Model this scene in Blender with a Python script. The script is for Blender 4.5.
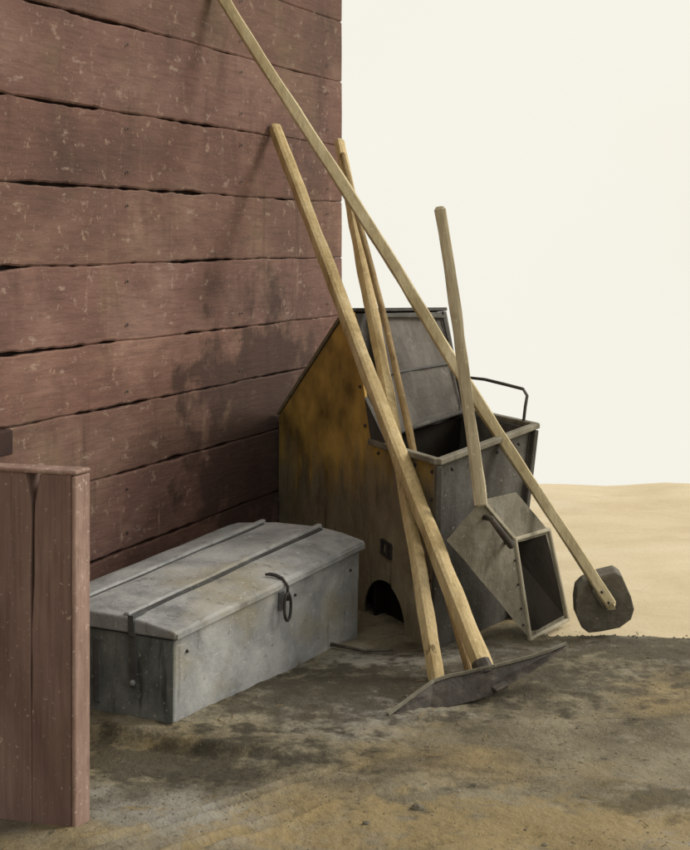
import bpy, bmesh, math, random
from mathutils import Vector, noise
R = math.radians
sc = bpy.context.scene
col = sc.collection
for o in list(bpy.data.objects): bpy.data.objects.remove(o)

# ------------------------------------------------------------- camera
VX = 359.5; VY = 410.0; VW = 541.0                     # the view is the picture itself, inside its white border
CH = 1.19; F = 1160.0; HX = 345.0; HY = 265.0        # eye height (m), focal length and horizon in photo pixels
cam = bpy.data.cameras.new('camera'); co = bpy.data.objects.new('camera', cam); col.objects.link(co)
co.location = (0, 0, CH); co.rotation_euler = (R(90), 0, 0)
cam.sensor_fit = 'HORIZONTAL'; cam.sensor_width = 36; cam.lens = 36*F/VW
cam.shift_x = (VX-HX)/VW; cam.shift_y = -(VY-HY)/VW; cam.clip_start = 0.05; cam.clip_end = 3000
sc.camera = co

# ------------------------------------------------------------- sky and sun
SUN = Vector((0.88, 0.33, 0.58)).normalized()
elev = math.asin(SUN.z); azim = math.atan2(SUN.x, SUN.y)
w = bpy.data.worlds.new('World'); sc.world = w; w.use_nodes = True
nt = w.node_tree; nt.nodes.clear()
out = nt.nodes.new('ShaderNodeOutputWorld')
sky = nt.nodes.new('ShaderNodeTexSky'); sky.sky_type = 'NISHITA'; sky.sun_disc = False
sky.sun_elevation = elev; sky.sun_rotation = azim; sky.dust_density = 5
bs = nt.nodes.new('ShaderNodeBackground'); bs.inputs[1].default_value = 0.10
nt.links.new(sky.outputs[0], bs.inputs[0])
# a pale overcast veil, brighter and duller in broad soft patches
tc = nt.nodes.new('ShaderNodeTexCoord')
nz = nt.nodes.new('ShaderNodeTexNoise'); nz.inputs['Scale'].default_value = 3.0; nz.inputs['Detail'].default_value = 4
nt.links.new(tc.outputs['Generated'], nz.inputs['Vector'])
rp = nt.nodes.new('ShaderNodeValToRGB')
rp.color_ramp.elements[0].position = .3; rp.color_ramp.elements[0].color = (.925, .895, .79, 1)
rp.color_ramp.elements[1].position = .75; rp.color_ramp.elements[1].color = (.96, .94, .865, 1)
nt.links.new(nz.outputs[0], rp.inputs[0])
bc = nt.nodes.new('ShaderNodeBackground'); bc.inputs[1].default_value = 1.0
nt.links.new(rp.outputs[0], bc.inputs[0])
mx = nt.nodes.new('ShaderNodeMixShader'); mx.inputs[0].default_value = 0.97
nt.links.new(bs.outputs[0], mx.inputs[1]); nt.links.new(bc.outputs[0], mx.inputs[2])
nt.links.new(mx.outputs[0], out.inputs[0])
sl = bpy.data.lights.new('sun', 'SUN'); sl.energy = 2.4; sl.angle = R(24); sl.color = (1, .95, .86)
so = bpy.data.objects.new('sun', sl); col.objects.link(so)
so.rotation_euler = SUN.to_track_quat('Z', 'Y').to_euler()
vs = sc.view_settings
vs.view_transform = 'Standard'; vs.look = 'None'; vs.exposure = 0; vs.gamma = 1; vs.use_curve_mapping = False
sc.render.engine = 'CYCLES'; sc.render.resolution_x = 831; sc.render.resolution_y = 1024

# ------------------------------------------------------------- helpers
def at(px, py, Y): return Vector(((px-HX)*Y/F, Y, CH-(py-HY)*Y/F))   # a measured photo point, brought to its distance
def lerp(a, b, t): return a+(b-a)*t
def n1(*a): return noise.noise(Vector(a))

def tag(o, label=None, cat=None, group=None, kind=None):
    if label: o['label'] = label
    if cat: o['category'] = cat
    if group: o['group'] = group
    if kind: o['kind'] = kind
    return o
def thing(name, label, cat, loc, group=None):
    o = bpy.data.objects.new(name, None); col.objects.link(o); o.location = loc; o.empty_display_size = .1
    return tag(o, label, cat, group)
WL = {}
def wloc(o): return WL.get(o.name, Vector(o.location)) if o else Vector((0, 0, 0))
def build(name, bm, mat, parent=None, smooth=False, bevel=0, origin=None):
    """verts are given in world metres; they are stored relative to the parent (or origin)"""
    base = wloc(parent) if parent else (Vector(origin) if origin else Vector((0, 0, 0)))
    bmesh.ops.translate(bm, verts=bm.verts, vec=-base)
    bmesh.ops.recalc_face_normals(bm, faces=bm.faces)
    me = bpy.data.meshes.new(name); bm.to_mesh(me); bm.free()
    o = bpy.data.objects.new(name, me); col.objects.link(o)
    if parent: o.parent = parent; WL[o.name] = base
    else: o.location = base
    me.materials.append(mat)
    if smooth:
        for p in me.polygons: p.use_smooth = True
    if bevel:
        b = o.modifiers.new('bevel', 'BEVEL'); b.width = bevel; b.segments = 2; b.limit_method = 'ANGLE'; b.angle_limit = R(35)
    return o
def hexa(bm, P, sub=0):
    """P: 8 corners, bottom 4 then top 4, same winding"""
    v = [bm.verts.new(p) for p in P]
    fs = [bm.faces.new([v[i] for i in q]) for q in ((3,2,1,0),(4,5,6,7),(0,1,5,4),(1,2,6,5),(2,3,7,6),(3,0,4,7))]
    return fs
def bar(bm, a, b, wa, wb=None, up=Vector((0, 0, 1)), h=None):
    """a rectangular bar from a to b, width wa at a and wb at b"""
    a = Vector(a); b = Vector(b); d = (b-a).normalized()
    wb = wa if wb is None else wb
    x = d.cross(up)
    if x.length < 1e-3: x = d.cross(Vector((1, 0, 0)))
    x.normalize(); y = x.cross(d).normalized()
    ha = (h or wa)/2; hb = (h or wb)/2
    hexa(bm, [a-x*wa/2-y*ha, a+x*wa/2-y*ha, a+x*wa/2+y*ha, a-x*wa/2+y*ha, b-x*wb/2-y*hb, b+x*wb/2-y*hb, b+x*wb/2+y*hb, b-x*wb/2+y*hb])
def tube(bm, pts, rads, n=12, wob=0, seed=0, square=0, closed=False):
    """tube through pts; wob gives it a hand-cut unevenness, square flattens it towards four sides"""
    pts = [Vector(p) for p in pts]; rings = []
    prev = None
    for i, p in enumerate(pts):
        d = (pts[min(i+1, len(pts)-1)]-pts[max(i-1, 0)]).normalized()
        if prev is None:
            x = d.cross(Vector((0.1, 1, 0.05))); x.normalize()
        else:
            x = prev-d*prev.dot(d); x.normalize()
        prev = x; y = d.cross(x)
        r = rads[i] if isinstance(rads, (list, tuple)) else rads
        ring = []
        for k in range(n):
            a = 2*math.pi*k/n+math.pi/n
            q = 1+square*(1/max(abs(math.cos(a)), abs(math.sin(a)))-1)
            rr = r*q*(1+wob*n1(seed*7.1+i*.45, math.cos(a)*.9, math.sin(a)*.9))
            ring.append(bm.verts.new(p+x*math.cos(a)*rr+y*math.sin(a)*rr))
        rings.append(ring)
    for i in range(len(rings)-1):
        for k in range(n):
            bm.faces.new((rings[i][k], rings[i][(k+1) % n], rings[i+1][(k+1) % n], rings[i+1][k]))
    bm.faces.new(rings[0][::-1]); bm.faces.new(rings[-1])
def pole_bm(a, b, ra, rb, seed, sag=.006, n=34, square=.45):
    bm = bmesh.new(); pts = []; rs = []
    a = Vector(a); b = Vector(b); L = (b-a).length
    for i in range(n+1):
        t = i/n; p = a.lerp(b, t)
        p += Vector((n1(seed, t*2.2, 1.3), n1(seed, t*2.2, 7.7), 0))*sag*2
        pts.append(p); rs.append(lerp(ra, rb, t)*(1+.07*n1(seed*3, t*9, .5)))
    e = (b-a).normalized()
    pts = [a-e*.002]+pts+[b+e*.004]; rs = [ra*.8]+rs+[rb*.72]
    tube(bm, pts, rs, 14, wob=.16, seed=seed, square=square)
    return bm

# ------------------------------------------------------------- materials
def mat(name, cols, scale=(6, 6, 6), rough=.85, bump=.3, bscale=40, specks=None, stain=None, grain=None, metal=0, detail=8, patches=None, streaks=None):
    """cols: (pos, rgb) stops run through layered noise; specks: (rgb, amount, scale) worn chips; stain: (rgb, scale, lo, hi);
    grain: stretch vector of fine fibre; patches: list of stains; streaks: (rgb, scale vector, lo, hi)"""
    m = bpy.data.materials.new(name); m.use_nodes = True
    t = m.node_tree; t.nodes.clear(); N = t.nodes.new; Lk = t.links.new
    o = N('ShaderNodeOutputMaterial'); b = N('ShaderNodeBsdfPrincipled'); Lk(b.outputs[0], o.inputs[0])
    b.inputs['Metallic'].default_value = metal
    b.inputs['Specular IOR Level'].default_value = .3
    c = N('ShaderNodeTexCoord')
    mp = N('ShaderNodeMapping'); mp.inputs['Scale'].default_value = scale; Lk(c.outputs['Object'], mp.inputs[0])
    n = N('ShaderNodeTexNoise'); n.inputs['Scale'].default_value = 1; n.inputs['Detail'].default_value = detail
    n.inputs['Roughness'].default_value = .62; n.inputs['Distortion'].default_value = .35
    Lk(mp.outputs[0], n.inputs['Vector'])
    r = N('ShaderNodeValToRGB'); el = r.color_ramp.elements
    while len(el) < len(cols): el.new(.5)
    for e, (p, k) in zip(el, cols): e.position = p; e.color = (*k, 1)
    Lk(n.outputs[0], r.inputs[0]); cur = r.outputs[0]
    def noise_mask(vec_scale, lo, hi, det=5, off=0, rg=.6):
        q = N('ShaderNodeMapping'); q.inputs['Scale'].default_value = vec_scale; q.inputs['Location'].default_value = (off, off*1.7, off*.6)
        Lk(c.outputs['Object'], q.inputs[0])
        z = N('ShaderNodeTexNoise'); z.inputs['Scale'].default_value = 1; z.inputs['Detail'].default_value = det; z.inputs['Roughness'].default_value = rg
        Lk(q.outputs[0], z.inputs['Vector'])
        g = N('ShaderNodeMapRange'); g.inputs[1].default_value = lo; g.inputs[2].default_value = hi; g.clamp = True
        Lk(z.outputs[0], g.inputs[0]); return g.outputs[0]
    def over(mask, rgb, amt=1.0):
        nonlocal cur
        if amt != 1:
            mm = N('ShaderNodeMath'); mm.operation = 'MULTIPLY'; mm.inputs[1].default_value = amt; Lk(mask, mm.inputs[0]); mask = mm.outputs[0]
        x = N('ShaderNodeMix'); x.data_type = 'RGBA'; Lk(mask, x.inputs['Factor']); Lk(cur, x.inputs['A']); x.inputs['B'].default_value = (*rgb, 1)
        cur = x.outputs['Result']
    for i, (rgb, s, lo, hi, amt) in enumerate(patches or []):
        s = s if isinstance(s, tuple) else (s, s, s)
        over(noise_mask(s, lo, hi, 6, 3.1+i*5.3), rgb, amt)
    if streaks:
        for i, (rgb, s, lo, hi, amt) in enumerate(streaks): over(noise_mask(s, lo, hi, 4, 11+i*3), rgb, amt)
    if grain:
        over(noise_mask(grain, .45, .75, 3, 2.2), tuple(x*.5 for x in cols[0][1]), .40)
    if specks:
        for i, (rgb, s, lo, hi, amt) in enumerate(specks): 
            s = s if isinstance(s, tuple) else (s, s, s)
            over(noise_mask(s, lo, hi, 3, 23+i*4.4, .7), rgb, amt)
    Lk(cur, b.inputs['Base Color'])
    rr = N('ShaderNodeMapRange'); rr.inputs[3].default_value = rough-.12; rr.inputs[4].default_value = min(1, rough+.12)
    Lk(n.outputs[0], rr.inputs[0]); Lk(rr.outputs[0], b.inputs['Roughness'])
    bn = N('ShaderNodeTexNoise'); bn.inputs['Scale'].default_value = 1; bn.inputs['Detail'].default_value = 6; bn.inputs['Roughness'].default_value = .7
    bm_ = N('ShaderNodeMapping'); bm_.inputs['Scale'].default_value = grain if grain else (bscale,)*3
    Lk(c.outputs['Object'], bm_.inputs[0]); Lk(bm_.outputs[0], bn.inputs['Vector'])
    ad = N('ShaderNodeMath'); ad.operation = 'ADD'; Lk(bn.outputs[0], ad.inputs[0]); Lk(n.outputs[0], ad.inputs[1])
    bp = N('ShaderNodeBump'); bp.inputs['Strength'].default_value = bump; bp.inputs['Distance'].default_value = .01
    Lk(ad.outputs[0], bp.inputs['Height']); Lk(bp.outputs[0], b.inputs['Normal'])
    return m

M = {}
M['red_planks'] = mat('red_planks', [(.30, (.100, .052, .040)), (.5, (.165, .088, .067)), (.70, (.24, .142, .110))], scale=(1.6, 4, 3.2), rough=.92, bump=.40,
    grain=(9, 70, 70),
    patches=[((.070, .038, .033), (1.0, 1, 1.3), .48, .66, .6), ((.27, .17, .13), (2.2, 3, 3.4), .54, .70, .55), ((.17, .12, .07), (3.2, 3, 2.0), .56, .70, .5)],
    streaks=[((.055, .028, .020), (13, 4, 1.3), .60, .74, .5), ((.26, .17, .12), (18, 4, 2.0), .62, .76, .4), ((.06, .030, .022), (4, 4, 2.4), .58, .70, .5)],
    specks=[((.46, .36, .28), (45, 60, 60), .68, .76, .5), ((.40, .30, .24), (120, 120, 120), .63, .71, .45), ((.42, .33, .26), (9, 40, 22), .62, .70, .4), ((.36, .26, .20), (24, 28, 24), .62, .70, .5), ((.05, .03, .025), (40, 40, 40), .67, .73, .6)])
def board_tone(m, hs):
    t = m.node_tree; N = t.nodes.new; Lk = t.links.new; b = next(n for n in t.nodes if n.type == 'BSDF_PRINCIPLED'); src = b.inputs['Base Color'].links[0].from_socket
    c = next(n for n in t.nodes if n.type == 'TEX_COORD'); sx = N('ShaderNodeSeparateXYZ'); Lk(c.outputs['Object'], sx.inputs[0])
    d = N('ShaderNodeMath'); d.operation = 'DIVIDE'; d.inputs[1].default_value = 3.05; Lk(sx.outputs['Z'], d.inputs[0])
    rp_ = N('ShaderNodeValToRGB'); rp_.color_ramp.interpolation = 'CONSTANT'; el = rp_.color_ramp.elements; tones = [.90, 1.05, 1.0, 1.16, 1.12, 1.02, .90, .92, .80, .76, .72, .76, .74]
    while len(el) < len(tones): el.new(.5)
    for i, (h, k) in enumerate(zip(hs, tones)): el[i].position = max(0, h/3.05); v = k*.5; el[i].color = (v, v*(1+.02*((i*7) % 3-1)), v*(1+.03*((i*5) % 3-1)), 1)
    Lk(d.outputs[0], rp_.inputs[0])
    x = N('ShaderNodeMix'); x.data_type = 'RGBA'; x.blend_type = 'MULTIPLY'; x.inputs['Factor'].default_value = 1; Lk(src, x.inputs['A']); Lk(rp_.outputs[0], x.inputs['B'])
    y = N('ShaderNodeMix'); y.data_type = 'RGBA'; y.blend_type = 'ADD'; y.inputs['Factor'].default_value = 1; Lk(x.outputs['Result'], y.inputs['A']); Lk(x.outputs['Result'], y.inputs['B'])
    Lk(y.outputs['Result'], b.inputs['Base Color'])
board_tone(M['red_planks'], [-.05, .26, .492, .694, .884, 1.118, 1.345, 1.575, 1.835, 2.08, 2.32, 2.56, 2.80])
def wall_shade(m, cx, cz, rx, rz, rgb, amt):
    t = m.node_tree; N = t.nodes.new; Lk = t.links.new; b = next(n for n in t.nodes if n.type == 'BSDF_PRINCIPLED'); src = b.inputs['Base Color'].links[0].from_socket
    c = next(n for n in t.nodes if n.type == 'TEX_COORD')
    mp = N('ShaderNodeMapping'); mp.vector_type = 'TEXTURE'; mp.inputs['Location'].default_value = (cx, 0, cz); mp.inputs['Scale'].default_value = (rx, 50, rz); Lk(c.outputs['Object'], mp.inputs[0])
    ln = N('ShaderNodeVectorMath'); ln.operation = 'LENGTH'; Lk(mp.outputs[0], ln.inputs[0])
    q = N('ShaderNodeMapping'); q.inputs['Scale'].default_value = (5.5, 1, 6); Lk(c.outputs['Object'], q.inputs[0])
    nz = N('ShaderNodeTexNoise'); nz.inputs['Scale'].default_value = 1; nz.inputs['Detail'].default_value = 7; nz.inputs['Roughness'].default_value = .6; Lk(q.outputs[0], nz.inputs['Vector'])
    a = N('ShaderNodeMath'); a.operation = 'MULTIPLY_ADD'; a.inputs[1].default_value = 2.6; Lk(nz.outputs[0], a.inputs[0]); Lk(ln.outputs['Value'], a.inputs[2])
    g = N('ShaderNodeMapRange'); g.inputs[1].default_value = 2.25; g.inputs[2].default_value = 1.95; g.inputs[3].default_value = 0; g.inputs[4].default_value = amt; Lk(a.outputs[0], g.inputs[0])
    x = N('ShaderNodeMix'); x.data_type = 'RGBA'; Lk(g.outputs[0], x.inputs['Factor']); Lk(src, x.inputs['A']); x.inputs['B'].default_value = (*rgb, 1)
    Lk(x.outputs['Result'], b.inputs['Base Color'])
wall_shade(M['red_planks'], .80, .52, .62, .50, (.048, .026, .019), .78)  # the bin's shadow on the planks, painted as a dark blotch
M['red_panel'] = mat('red_panel', [(.3, (.135, .082, .068)), (.5, (.205, .130, .108)), (.7, (.27, .182, .150))], scale=(5, 5, 2), rough=.9, bump=.4,
    grain=(90, 90, 6), patches=[((.16, .105, .07), 4, .52, .66, .5), ((.26, .15, .13), (8, 8, 3), .56, .7, .5)],
    specks=[((.52, .42, .34), 85, .64, .71, .7)])
M['pale_lit_wood'] = mat('pale_lit_wood', [(.3, (.22, .135, .108)), (.55, (.32, .215, .175)), (.75, (.46, .34, .28))], scale=(12, 12, 7), patches=[((.13, .08, .06), (16, 16, 9), .58, .70, .7)], specks=[((.60, .50, .42), 60, .60, .68, .6)], rough=.9, bump=.4, grain=(90, 90, 8))  # panel colour lightened for the end face turned to the sun
M['hollow_dark'] = mat('hollow_dark', [(.3, (.025, .012, .010)), (.7, (.06, .028, .022))], bump=.3)
M['dark_gap'] = mat('dark_gap', [(.3, (.010, .006, .005)), (.7, (.03, .015, .012))], bump=.1)
M['zinc_chest'] = mat('zinc_chest', [(.28, (.17, .175, .178)), (.48, (.30, .305, .305)), (.7, (.45, .45, .44))], scale=(7, 7, 7), rough=.62, bump=.35, bscale=55,
    patches=[((.30, .255, .155), (3.2, 3.2, 4), .52, .68, .6), ((.12, .12, .125), (9, 9, 3), .58, .70, .6)],
    streaks=[((.09, .085, .075), (28, 28, 3), .62, .72, .6)],
    specks=[((.62, .60, .54), 90, .62, .69, .5), ((.07, .06, .05), 45, .68, .72, .7), ((.60, .59, .55), (14, 14, 120), .66, .71, .5), ((.16, .10, .05), 18, .68, .74, .7)])
M['shaded_zinc'] = mat('shaded_zinc', [(.3, (.085, .095, .088)), (.5, (.155, .168, .158)), (.72, (.27, .28, .26))], scale=(10, 10, 7), rough=.65, bump=.35,
    streaks=[((.03, .03, .026), (30, 30, 4), .56, .68, .7)], specks=[((.5, .48, .42), 80, .62, .69, .6)])  # zinc darkened to carry the shaded end of the chest
M['dark_zinc'] = mat('dark_zinc', [(.3, (.060, .062, .062)), (.6, (.11, .112, .11)), (.75, (.20, .20, .19))], scale=(9, 9, 9), rough=.65, bump=.35,
    specks=[((.4, .38, .33), 80, .66, .71, .6)])
M['black_band'] = mat('black_band', [(.3, (.035, .034, .034)), (.6, (.07, .068, .066)), (.8, (.16, .155, .15))], scale=(14, 14, 14), rough=.7, bump=.4, specks=[((.3, .3, .28), 70, .62, .70, .6)])
M['black_iron'] = mat('black_iron', [(.3, (.018, .016, .015)), (.6, (.045, .040, .036)), (.8, (.10, .08, .06))], scale=(30, 30, 30), rough=.6, bump=.4)
M['rusty_bin'] = mat('rusty_bin', [(.3, (.12, .10, .058)), (.5, (.23, .19, .12)), (.72, (.34, .295, .195))], scale=(6, 6, 4), rough=.8, bump=.4,
    streaks=[((.04, .03, .02), (16, 16, 3), .56, .68, .6)],
    specks=[((.34, .29, .2), 80, .66, .72, .6)])
M['bin_steel'] = mat('bin_steel', [(.3, (.038, .034, .028)), (.5, (.072, .066, .057)), (.72, (.13, .122, .11))], scale=(7, 7, 4), rough=.7, bump=.4,
    streaks=[((.045, .036, .026), (20, 20, 3), .54, .68, .6)],
    specks=[((.42, .40, .36), 80, .65, .71, .6)])
M['bin_lid'] = mat('bin_lid', [(.3, (.042, .034, .026)), (.5, (.078, .066, .054)), (.72, (.15, .132, .112))], scale=(8, 8, 5), rough=.7, bump=.4,
    patches=[((.30, .28, .24), (9, 9, 9), .62, .70, .5)], specks=[((.42, .40, .36), 80, .66, .72, .5)])
M['inner_shade'] = mat('inner_shade', [(.3, (.007, .006, .004)), (.7, (.020, .016, .012))], bump=.2)  # shade inside the scoop and bin, put into the colour
next(n for n in M['inner_shade'].node_tree.nodes if n.type == 'BSDF_PRINCIPLED').inputs['Specular IOR Level'].default_value = .06
def wood(name, a, b, c_): return mat(name, [(.34, a), (.5, b), (.72, c_)], scale=(9, 9, 3), rough=.8, bump=.35, grain=(110, 110, 9),
    patches=[(tuple(x*.55 for x in a), (12, 12, 4), .58, .70, .5), (tuple(x*.35 for x in a), (26, 26, 9), .68, .73, .8)], specks=[(tuple(min(.8, x*1.3) for x in c_), 60, .62, .70, .5)])
M['pale_ash'] = wood('pale_ash', (.42, .34, .19), (.56, .47, .285), (.66, .58, .39))
M['honey_ash'] = wood('honey_ash', (.38, .275, .125), (.54, .41, .21), (.64, .52, .31))
M['thin_ash'] = wood('thin_ash', (.20, .13, .055), (.30, .21, .10), (.45, .34, .18))
M['grey_ash'] = wood('grey_ash', (.34, .285, .18), (.47, .405, .275), (.58, .52, .375))
M['scoop_wood'] = mat('scoop_wood', [(.3, (.105, .092, .065)), (.5, (.175, .158, .118)), (.72, (.27, .25, .19))], scale=(9, 9, 7), rough=.82, bump=.4,
    patches=[((.28, .28, .25), (8, 8, 8), .56, .70, .55)], streaks=[((.06, .05, .035), (20, 20, 6), .58, .7, .6)], specks=[((.45, .42, .34), 80, .64, .70, .5)])
M['scoop_rim'] = mat('scoop_rim', [(.3, (.28, .25, .18)), (.7, (.48, .44, .34))], scale=(14, 14, 14), rough=.8, bump=.4)
M['iron_blade'] = mat('iron_blade', [(.3, (.022, .018, .014)), (.5, (.044, .036, .029)), (.72, (.11, .092, .074))], scale=(18, 18, 18), rough=.65, bump=.4,
    specks=[((.30, .27, .23), 90, .68, .74, .5)])
M['paddle_wood'] = mat('paddle_wood', [(.3, (.075, .065, .048)), (.5, (.13, .115, .088)), (.72, (.20, .18, .14))], scale=(16, 16, 16), rough=.8, bump=.4,
    specks=[((.36, .33, .28), 70, .63, .70, .6)])
M['earth'] = mat('earth', [(.26, (.075, .062, .038)), (.42, (.145, .122, .078)), (.55, (.215, .185, .122)), (.74, (.31, .275, .195))], scale=(3.2, 3.6, 3), rough=.95, bump=1.0, bscale=38,
    patches=[((.31, .30, .27), (1.8, 2.4, 1), .50, .64, .7), ((.29, .215, .10), (2.0, 2.4, 1), .50, .66, .7), ((.065, .053, .034), (3.2, 4.5, 1), .55, .66, .65), ((.30, .27, .205), (5, 9, 1), .60, .70, .5)],
    streaks=[((.040, .032, .021), (7, 16, 1), .62, .70, .6), ((.035, .028, .019), (24, 40, 1), .64, .70, .6)],
    specks=[((.44, .39, .29), 70, .64, .72, .5), ((.40, .36, .28), 170, .60, .68, .5), ((.05, .04, .028), 40, .68, .74, .5)])
M['sand'] = mat('sand', [(.3, (.50, .40, .245)), (.5, (.60, .50, .33)), (.72, (.68, .59, .42))], scale=(1.1, 1.6, 1), rough=.95, bump=.3, bscale=40,
    patches=[((.66, .59, .44), (1.1, 1.8, 1), .52, .7, .6), ((.40, .31, .18), (2.5, 4, 1), .58, .72, .45)], specks=[((.30, .24, .15), 55, .64, .72, .5), ((.75, .70, .58), 90, .64, .70, .5)])
M['stone'] = mat('stone', [(.3, (.09, .078, .055)), (.6, (.18, .16, .12)), (.8, (.3, .27, .21))], scale=(30, 30, 30), rough=.9, bump=.5)
M['weed'] = mat('weed', [(.3, (.035, .030, .016)), (.6, (.075, .062, .032)), (.8, (.12, .095, .05))], scale=(20, 20, 20), bump=.2)
M['roof_tar'] = mat('roof_tar', [(.3, (.03, .028, .026)), (.7, (.06, .055, .05))], bump=.4)

def soil_shade_patch(m, cx, cy, rx, ry, rgb):  # soil tints and painted ground shade share this mask
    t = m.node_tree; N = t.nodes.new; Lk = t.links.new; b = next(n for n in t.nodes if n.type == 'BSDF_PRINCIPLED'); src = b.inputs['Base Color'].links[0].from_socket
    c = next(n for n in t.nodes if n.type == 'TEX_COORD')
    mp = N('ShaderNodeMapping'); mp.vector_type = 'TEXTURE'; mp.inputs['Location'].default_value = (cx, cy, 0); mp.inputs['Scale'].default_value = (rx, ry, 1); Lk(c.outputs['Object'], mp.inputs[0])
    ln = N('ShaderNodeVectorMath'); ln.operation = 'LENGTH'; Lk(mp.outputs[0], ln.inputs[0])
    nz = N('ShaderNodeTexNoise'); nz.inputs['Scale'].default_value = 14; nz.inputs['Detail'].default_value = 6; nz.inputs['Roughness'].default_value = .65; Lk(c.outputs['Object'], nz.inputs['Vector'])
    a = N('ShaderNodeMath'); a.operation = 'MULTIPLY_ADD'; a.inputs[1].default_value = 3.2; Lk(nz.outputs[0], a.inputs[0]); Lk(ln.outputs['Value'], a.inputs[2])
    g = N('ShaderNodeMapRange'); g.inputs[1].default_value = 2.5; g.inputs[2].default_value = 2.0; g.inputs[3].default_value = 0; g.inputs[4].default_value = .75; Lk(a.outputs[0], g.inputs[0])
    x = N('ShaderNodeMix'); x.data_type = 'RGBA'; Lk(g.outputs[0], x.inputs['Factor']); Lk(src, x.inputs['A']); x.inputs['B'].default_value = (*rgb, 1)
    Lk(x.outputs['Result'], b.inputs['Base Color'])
soil_shade_patch(M['earth'], .45, 2.98, .95, .26, (.30, .225, .105))
soil_shade_patch(M['earth'], .69, 3.14, .16, .11, (.075, .066, .042))
soil_shade_patch(M['earth'], -.40, 3.44, .62, .22, (.034, .030, .021))  # the chest's ground shadow, painted into the earth colour
soil_shade_patch(M['earth'], .00, 3.88, .62, .36, (.055, .046, .031))  # shadow strip along the chest front, painted dark
soil_shade_patch(M['earth'], .36, 3.98, .80, .30, (.060, .050, .033))  # the bin's shade on the ground round the hoe, painted dark
soil_shade_patch(M['earth'], 1.05, 4.30, .85, .26, (.070, .058, .036))
# ------------------------------------------------------------- ground
def EDGE(x):
    t = max(0, min(1, (x-.60)/.06)); t = t*t*(3-2*t)
    return lerp(6.6, 4.53-.10*max(0, x-.75), t)+.03*n1(x*2.1, .3, 0)+.024*n1(x*9, 4, 0)+.008*n1(x*31, 4, 0)
L0 = Vector((-.582, 3.640)); L1 = Vector((-.171, 3.480)); LD = (L1-L0).normalized(); LN = Vector((LD.y, -LD.x))
RUTS = [((-.13, 3.19), (-.46, 2.90)), ((-.02, 3.12), (-.36, 2.80)), ((.02, 3.34), (-.30, 3.04)), ((.30, 2.95), (-.10, 2.70))]
def gh(x, y):
    """height of the beaten earth: nearly flat where things stand, rutted towards the viewer"""
    a = .006*n1(x*5, y*5, 0)+.003*n1(x*17, y*17, 2)+.0018*n1(x*47, y*47, 4)+.0010*n1(x*95, y*95, 6)
    f = max(0, min(1, (3.55-y)/.7))
    rut = (x*.62+y*.78)                                   # cart ruts running past the shed
    a += f*(.016*n1(rut*7, (x-y)*.8, 5)+.010*n1(x*3, y*3, 9))
    q = Vector((x, y)); d = (q-L0).dot(LN)+.014*n1(x*9, y*9, 3); l = (q-L0).dot(LD)      # low broken ledge shaped to darken the ground before the chest
    if 0 < d < .9: a -= .030*min(1, d/.030)*max(0, min(1, (.60-l)/.30))*max(0, 1-max(0, d-.12)/.5)
    for (a0, b0) in RUTS:
        A0 = Vector(a0); B0 = Vector(b0); u = (B0-A0); t = (q-A0).dot(u)/u.length_squared
        if -.1 < t < 1.1:
            dd = abs((q-A0-u*t).length)+.006*n1(x*20, y*20, 1); k = min(1, (t+.1)/.3, (1.1-t)/.3)
            if dd < .05: a += k*(-.016*math.exp(-(dd/.010)**2)+.007*math.exp(-((dd-.022)/.009)**2))
    e = max(0, min(1, (y-EDGE(x)+.10)/.10))
    return a-.028*e*e
def grid(x0, x1, y0, y1, nx, ny, fz, warp=None):
    bm = bmesh.new(); V = []
    for j in range(ny+1):
        row = []
        for i in range(nx+1):
            x = lerp(x0, x1, i/nx); y = lerp(y0, y1, j/ny)
            if warp: x, y = warp(x, y)
            row.append(bm.verts.new((x, y, fz(x, y))))
        V.append(row)
    for j in range(ny):
        for i in range(nx): bm.faces.new((V[j][i], V[j][i+1], V[j+1][i+1], V[j+1][i]))
    return bm
def wg(x, y): return x, min(y, EDGE(x)) if y < 4.9 else EDGE(x)
def earth_warp(x, y):
    u = x/3.5; x = 3.5*(.35*u+.65*u**3)
    return x, (y if y < 4.1 else 4.1+(EDGE(x)-4.1)*(y-4.1)/.5)
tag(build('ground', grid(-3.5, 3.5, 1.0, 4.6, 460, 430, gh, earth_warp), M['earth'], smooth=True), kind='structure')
CREST = 7.25
def sand_h(x, y):
    if y <= CREST: b = -.020-.16*max(0, min(1, (4.40-y)/.06))
    else:
        d = y-CREST; b = -.020-.38*d*min(1, d/.8)
    return b+.010*n1(x*1.3, y*1.3, 3)+(.012*n1(x*3.2, 8, 1) if y > 6.6 else 0)
bm = bmesh.new(); V = []
ys = [-40, -10, 0, .9]+[4.2+i*.06 for i in range(60)]+[8, 9, 11, 15, 25, 45, 80, 140]
xs = [-150, -60, -25, -12, -7, -4]+[-3+i*.1 for i in range(91)]+[7, 9, 14, 30, 70, 150]
for y in ys: V.append([bm.verts.new((x, y, sand_h(x, y)-(.0 if y > 4 else .03))) for x in xs])
for j in range(len(ys)-1):
    for i in range(len(xs)-1): bm.faces.new((V[j][i], V[j][i+1], V[j+1][i+1], V[j+1][i]))
tag(build('sand', bm, M['sand'], smooth=True), kind='structure')

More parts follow.
